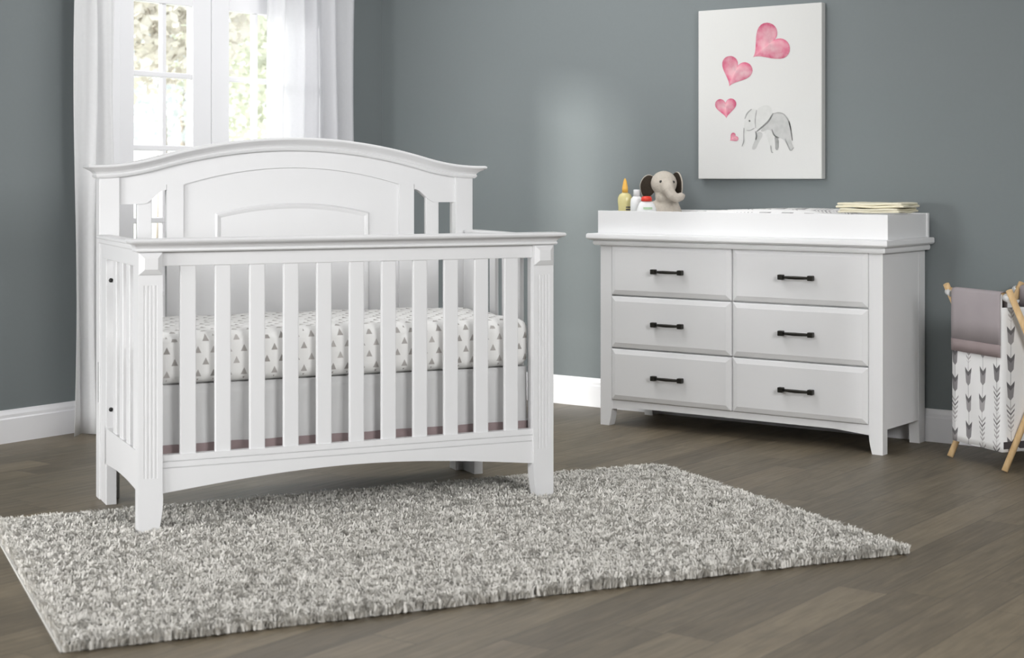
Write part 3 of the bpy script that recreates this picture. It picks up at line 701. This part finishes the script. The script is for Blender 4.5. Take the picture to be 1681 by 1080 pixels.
for (tip, notch) in (((380, 328), (505, 228)), ((242, 495), (292, 378)), ((226, 678), (221, 592)), ((247, 806), (276, 782))):
    tu, tv = Z6(*tip); nu_, nv_ = Z6(*notch); d = (nu_-tu, nv_-tv); L = math.hypot(*d); unit = L/22
    cu, cvv = tu+d[0]*17/22, tv+d[1]*17/22; rot = math.atan2(d[0], -d[1])
    paint_mesh('painted_heart', [heart(cu, cvv, unit*1.0, rot)], 'pink watercolour heart')
def Z5(x, y): return P(1180+x/9, 150+y/9)
def poly(pts, col, y, smoothn=2):
    for _ in range(smoothn):
        q = []
        for i in range(len(pts)):
            a, c = pts[i], pts[(i+1) % len(pts)]; q += [(a[0]*.75+c[0]*.25, a[1]*.75+c[1]*.25), (a[0]*.25+c[0]*.75, a[1]*.25+c[1]*.75)]
        pts = q
    pv = [(Z5(*p)[0], y, Z5(*p)[1]) for p in pts]; return pv, [tuple(range(len(pv)))], [col[:3]]*len(pv)
def stroke(pts, w, col, y):
    for _ in range(2):
        q = [pts[0]]
        for a, c in zip(pts[:-1], pts[1:]): q += [(a[0]*.75+c[0]*.25, a[1]*.75+c[1]*.25), (a[0]*.25+c[0]*.75, a[1]*.25+c[1]*.75)]
        pts = q+[pts[-1]]
    pv, pf = [], []; n = len(pts)
    for i, p in enumerate(pts):
        a, c = pts[max(i-1, 0)], pts[min(i+1, n-1)]; d = math.hypot(c[0]-a[0], c[1]-a[1]) or 1; nx, ny = -(c[1]-a[1])/d, (c[0]-a[0])/d
        k = w*(0.35+0.65*math.sin(math.pi*(0.08+0.84*i/(n-1))))
        for s in (-1, 1): X, Z = Z5(p[0]+s*nx*k, p[1]+s*ny*k); pv.append((X, y, Z))
    for i in range(n-1): pf.append((2*i, 2*i+1, 2*i+3, 2*i+2))
    return pv, pf, [col[:3]]*len(pv)
lt, md, dk, vd = srgb(200, 201, 198), srgb(180, 181, 179), srgb(142, 143, 141), srgb(98, 99, 98)
body = [(835, 325), (900, 310), (985, 325), (1040, 390), (1075, 480), (1100, 580), (1085, 660), (1100, 760), (1145, 830), (1095, 885), (1060, 830), (1010, 740), (960, 695), (900, 690), (850, 660), (815, 590), (760, 560), (690, 600), (640, 590), (700, 500), (770, 430)]
head = [(510, 262), (450, 320), (412, 400), (403, 500), (398, 570), (393, 650), (398, 720), (383, 785), (362, 808), (385, 826), (412, 800), (427, 720), (432, 640), (437, 577), (490, 582), (540, 548), (578, 545), (562, 430), (577, 330), (592, 285), (560, 252)]
earp = [(590, 275), (640, 230), (720, 200), (795, 215), (838, 320), (785, 430), (705, 500), (622, 588), (580, 560), (568, 440)]
leg1 = [(582, 600), (665, 600), (685, 655), (615, 760), (575, 865), (508, 862), (545, 760), (578, 690)]
leg2 = [(690, 590), (800, 540), (838, 640), (826, 750), (835, 905), (800, 905), (780, 780), (735, 665)]
leg3 = [(852, 660), (918, 685), (918, 870), (865, 870), (860, 760)]
y0 = -0.0391
P_ = [poly(leg1, md, y0), poly(leg3, dk, y0, 1), poly(leg2, lt, y0-.0002), poly(body, md, y0-.0004), poly(head, lt, y0-.0006), poly(earp, lt, y0-.0008)]
P_ += [stroke([(838, 322), (770, 440), (700, 505), (590, 595)], 13, vd, y0-.001), stroke([(838, 330), (905, 314), (985, 328), (1040, 392), (1075, 480), (1100, 580)], 9, dk, y0-.001),
       stroke([(1068, 440), (1090, 540), (1108, 650), (1118, 730)], 9, vd, y0-.001), stroke([(590, 275), (565, 420), (575, 545)], 8, dk, y0-.001),
       stroke([(515, 262), (445, 325), (412, 410)], 10, dk, y0-.001), stroke([(437, 577), (490, 582), (560, 545)], 7, dk, y0-.001), stroke([(400, 540), (396, 660), (400, 740), (370, 815)], 9, dk, y0-.001),
       stroke([(575, 590), (590, 660), (575, 720)], 12, vd, y0-.001), stroke([(815, 560), (850, 660), (925, 690)], 10, vd, y0-.001), stroke([(1010, 700), (1065, 830), (1095, 885), (1140, 830)], 10, dk, y0-.001),
       stroke([(800, 800), (810, 905), (835, 905)], 8, dk, y0-.001), stroke([(480, 425), (487, 450)], 12, srgb(30, 30, 30), y0-.001)]
paint_mesh('painted_elephant', P_, 'grey watercolour elephant')

# ------------------------------------------------------------------ hamper (local x along the long side towards the viewer, y across the X)
HB, HD = Vector((3.291, -0.331)), Vector((3.611, -0.536)); hu = (HD-HB).normalized(); HL = (HD-HB).length; HS = 0.345
hv = Vector((-hu.y, hu.x)); hc = (HB+HD)/2+hv*HS/2
hp = thing('laundry_hamper', 'folding wooden laundry hamper with arrow print bag and grey flap, by the dresser', 'hamper', (hc.x, hc.y, 0), math.atan2(hu.y, hu.x))
a, w = HL/2, HS/2; ZH = 0.69
def rod_(p0, p1, name='rod', r=0.0125): b = BM(); tube(b, [p0, p1], r, 14); return obj(name, b, M['pine'], hp)
for s in (-1, 1):
    xo, xi = s*(a+0.012), s*(a-0.014)
    if s < 0: xo, xi = s*(a-0.0), s*(a-0.026)
    rod_((xo, w, 0.006), (xo, -w, ZH)); rod_((xi, -w, 0.006), (xi, w, ZH))
ZD = ZH-0.022; WD = w-0.012
for s in (-1, 1): rod_((-a+0.014, s*WD, ZD), (a-0.028, s*WD, ZD), 'cross_bar', 0.010)
bx0, bx1, by, bz = -a+0.042, a-0.029, WD+0.012, 0.075
b = BM(); n = 14; m_ = 22
def bagwall(p0, p1, z0, z1, bul, nrm):
    G = []
    for j in range(m_+1):
        t = j/m_; z = z0+(z1-z0)*t; row = []
        for i in range(n+1):
            s = i/n; p = Vector(p0).lerp(Vector(p1), s); k = bul*math.sin(math.pi*s)*math.sin(math.pi*t)+0.0025*math.sin(9*s+11*t)*math.sin(math.pi*s)
            row.append(b.verts.new((p.x+nrm[0]*k, p.y+nrm[1]*k, z)))
        G.append(row)
    for j in range(m_):
        for i in range(n): b.faces.new((G[j][i], G[j][i+1], G[j+1][i+1], G[j+1][i])).smooth = True
zt = ZD+0.004
bagwall((bx0, -by, 0), (bx1, -by, 0), bz, zt, 0.0, (0, -1)); bagwall((bx1, -by, 0), (bx1, by, 0), bz, zt-0.05, -0.012, (1, 0))
bagwall((bx1, by, 0), (bx0, by, 0), bz, zt, 0.0, (0, 1)); bagwall((bx0, by, 0), (bx0, -by, 0), bz, zt-0.05, -0.012, (-1, 0))
f = [b.verts.new(p) for p in ((bx0, -by, bz), (bx1, -by, bz), (bx1, by, bz), (bx0, by, bz))]; b.faces.new(f)
bag = obj('bag', b, M['arrow_bag'], hp); box_uv(bag.data); solid(bag, 0.002)
b = BM(); box(b, bx0+0.006, bx1+0.0015, -by+0.006, by-0.006, bz+0.010, bz+0.038, 0.001); o = obj('base_panel', b, M['base_board'], bag); o['label'] = 'dark grey base board'
for s in (-1, 1):
    b = BM(); prof = [(-by-0.008, 0.478), (-by-0.009, 0.56), (-by-0.008, ZD), (-by-0.003, ZD+0.010), (-WD, ZD+0.0135), (-WD+0.010, ZD+0.010), (-WD+0.0135, ZD), (-WD+0.0135, ZD-0.07)]
    def cloth(prof, nm, mat, par):
        b = BM(); G = []
        for k, (y, z) in enumerate(prof): G.append([b.verts.new((bx0+0.004+(bx1-bx0-0.006)*i/16, s*-1*(y*-1) if False else (y if s < 0 else -y)+(0.0025*math.sin(i*0.9)*(1 if k < 2 else 0)), z)) for i in range(17)])
        for q in range(len(G)-1):
            for i in range(16): b.faces.new((G[q][i], G[q][i+1], G[q+1][i+1], G[q+1][i])).smooth = True
        o = obj(nm, b, mat, par); solid(o, 0.0016); return o
    fl = cloth(prof, 'flap', M['flap'], hp); fl['label'] = 'grey taupe fabric flap'
    hm = cloth([(-by-0.0085, 0.432), (-by-0.0098, 0.48)], 'flap_hem', M['hem'], fl); hm['label'] = 'darker mauve hem band'
for sx in (-1, 1):
    for sy in (-1, 1):
        b = BM(); x = (a-0.006) if sx > 0 else (-a+0.012)
        tube(b, [(x-0.016, sy*(WD+0.001), ZD-0.006), (x+0.014, sy*(WD+0.001), ZD-0.014)], 0.0152, 12); o = obj('tie_strap', b, M['skirt'], hp); o['label'] = 'white tie strap'

# ------------------------------------------------------------------ shag rug
RN = Vector((2.668, -4.128)); RA = math.radians(61.0); RL, RW = 2.44, 1.50
rug = thing('shag_rug', 'light grey shag rug on the plank floor under the front of the crib', 'rug', (RN.x, RN.y, 0), RA)
b = BM(); box(b, -0.005, RL-0.012, 0.022, RW-0.012, 0.0005, 0.006, 0.001); obj('backing', b, M['rug_back'], rug)
NC, K = 26000, 10
cu_, cv_r = rng.uniform(0, RL, NC), rng.uniform(0, RW, NC)
u = np.repeat(cu_, K)+rng.normal(0, 0.0042, NC*K); v = np.repeat(cv_r, K)+rng.normal(0, 0.0042, NC*K)
c_ang = np.repeat(rng.uniform(0, 2*np.pi, NC), K); c_h = np.repeat(rng.uniform(0.82, 1.10, NC), K); c_t = np.repeat(rng.uniform(0.28, 0.82, NC), K)
ins = (u > 0) & (u < RL) & (v > 0.0) & (v < RW); u, v, c_ang, c_h, c_t = u[ins], v[ins], c_ang[ins], c_h[ins], c_t[ins]
cr, sr = math.cos(RA), math.sin(RA)
wx = RN.x+u*cr-v*sr; wy = RN.y+u*sr+v*cr
cc, cs = math.cos(CROT), math.sin(CROT); la = (wx-CR[0])*cc+(wy-CR[1])*cs; lb = -(wx-CR[0])*cs+(wy-CR[1])*cc
keep = ~(((la > -0.012) & (la < 0.075) | (la > CW-0.075) & (la < CW+0.012)) & (lb > -0.010) & (lb < 0.055))
u, v, c_ang, c_h, c_t = u[keep], v[keep], c_ang[keep], c_h[keep], c_t[keep]; N = len(u)
h = rng.uniform(0.020, 0.031, N)*c_h; edge_d = np.minimum(np.minimum(u, RL-u), np.minimum(v, RW-v)); h *= np.clip(0.72+edge_d/0.10, 0.72, 1)
ang = c_ang+rng.normal(0, 0.75, N); lean = rng.uniform(0.15, 0.85, N)*h
dx_, dy_ = np.cos(ang), np.sin(ang); px_, py_ = -dy_, dx_; wd = rng.uniform(0.0011, 0.0021, N)
lv = [(0.0, 0.0, 1.0), (0.55, 0.35, 1.15), (0.95, 0.8, 0.9), (0.98, 1.15, 0.15)]
verts = np.zeros((N, 8, 3))
for k, (zf, lf, wf) in enumerate(lv):
    bxx = np.clip(u+dx_*lean*lf, 0.0, RL+0.008); byy = np.clip(v+dy_*lean*lf, -0.009, RW+0.009)
    for s in (0, 1):
        q = (2*s-1)*wd*wf
        verts[:, k*2+s, 0] = bxx+px_*q; verts[:, k*2+s, 1] = byy+py_*q; verts[:, k*2+s, 2] = 0.006+h*zf
quad = np.array([[0, 1, 3, 2], [2, 3, 5, 4], [4, 5, 7, 6]])
faces = (np.arange(N)[:, None, None]*8+quad[None]).reshape(-1)
me = bpy.data.meshes.new('pile'); me.vertices.add(N*8); me.vertices.foreach_set('co', verts.reshape(-1).astype(np.float32))
nf = N*3; me.loops.add(nf*4); me.loops.foreach_set('vertex_index', faces.astype(np.int32)); me.polygons.add(nf)
me.polygons.foreach_set('loop_start', np.arange(0, nf*4, 4, dtype=np.int32))
try: me.polygons.foreach_set('loop_total', np.full(nf, 4, dtype=np.int32))
except Exception: pass
me.update(calc_edges=True); me.validate()
at = me.attributes.new('tone', 'FLOAT', 'POINT'); at.data.foreach_set('value', np.repeat(np.clip(c_t+rng.normal(0, 0.13, N), 0, 1), 8).astype(np.float32))
pl = link('pile', me, M['pile'], rug, smooth=True); pl['kind'] = 'stuff'
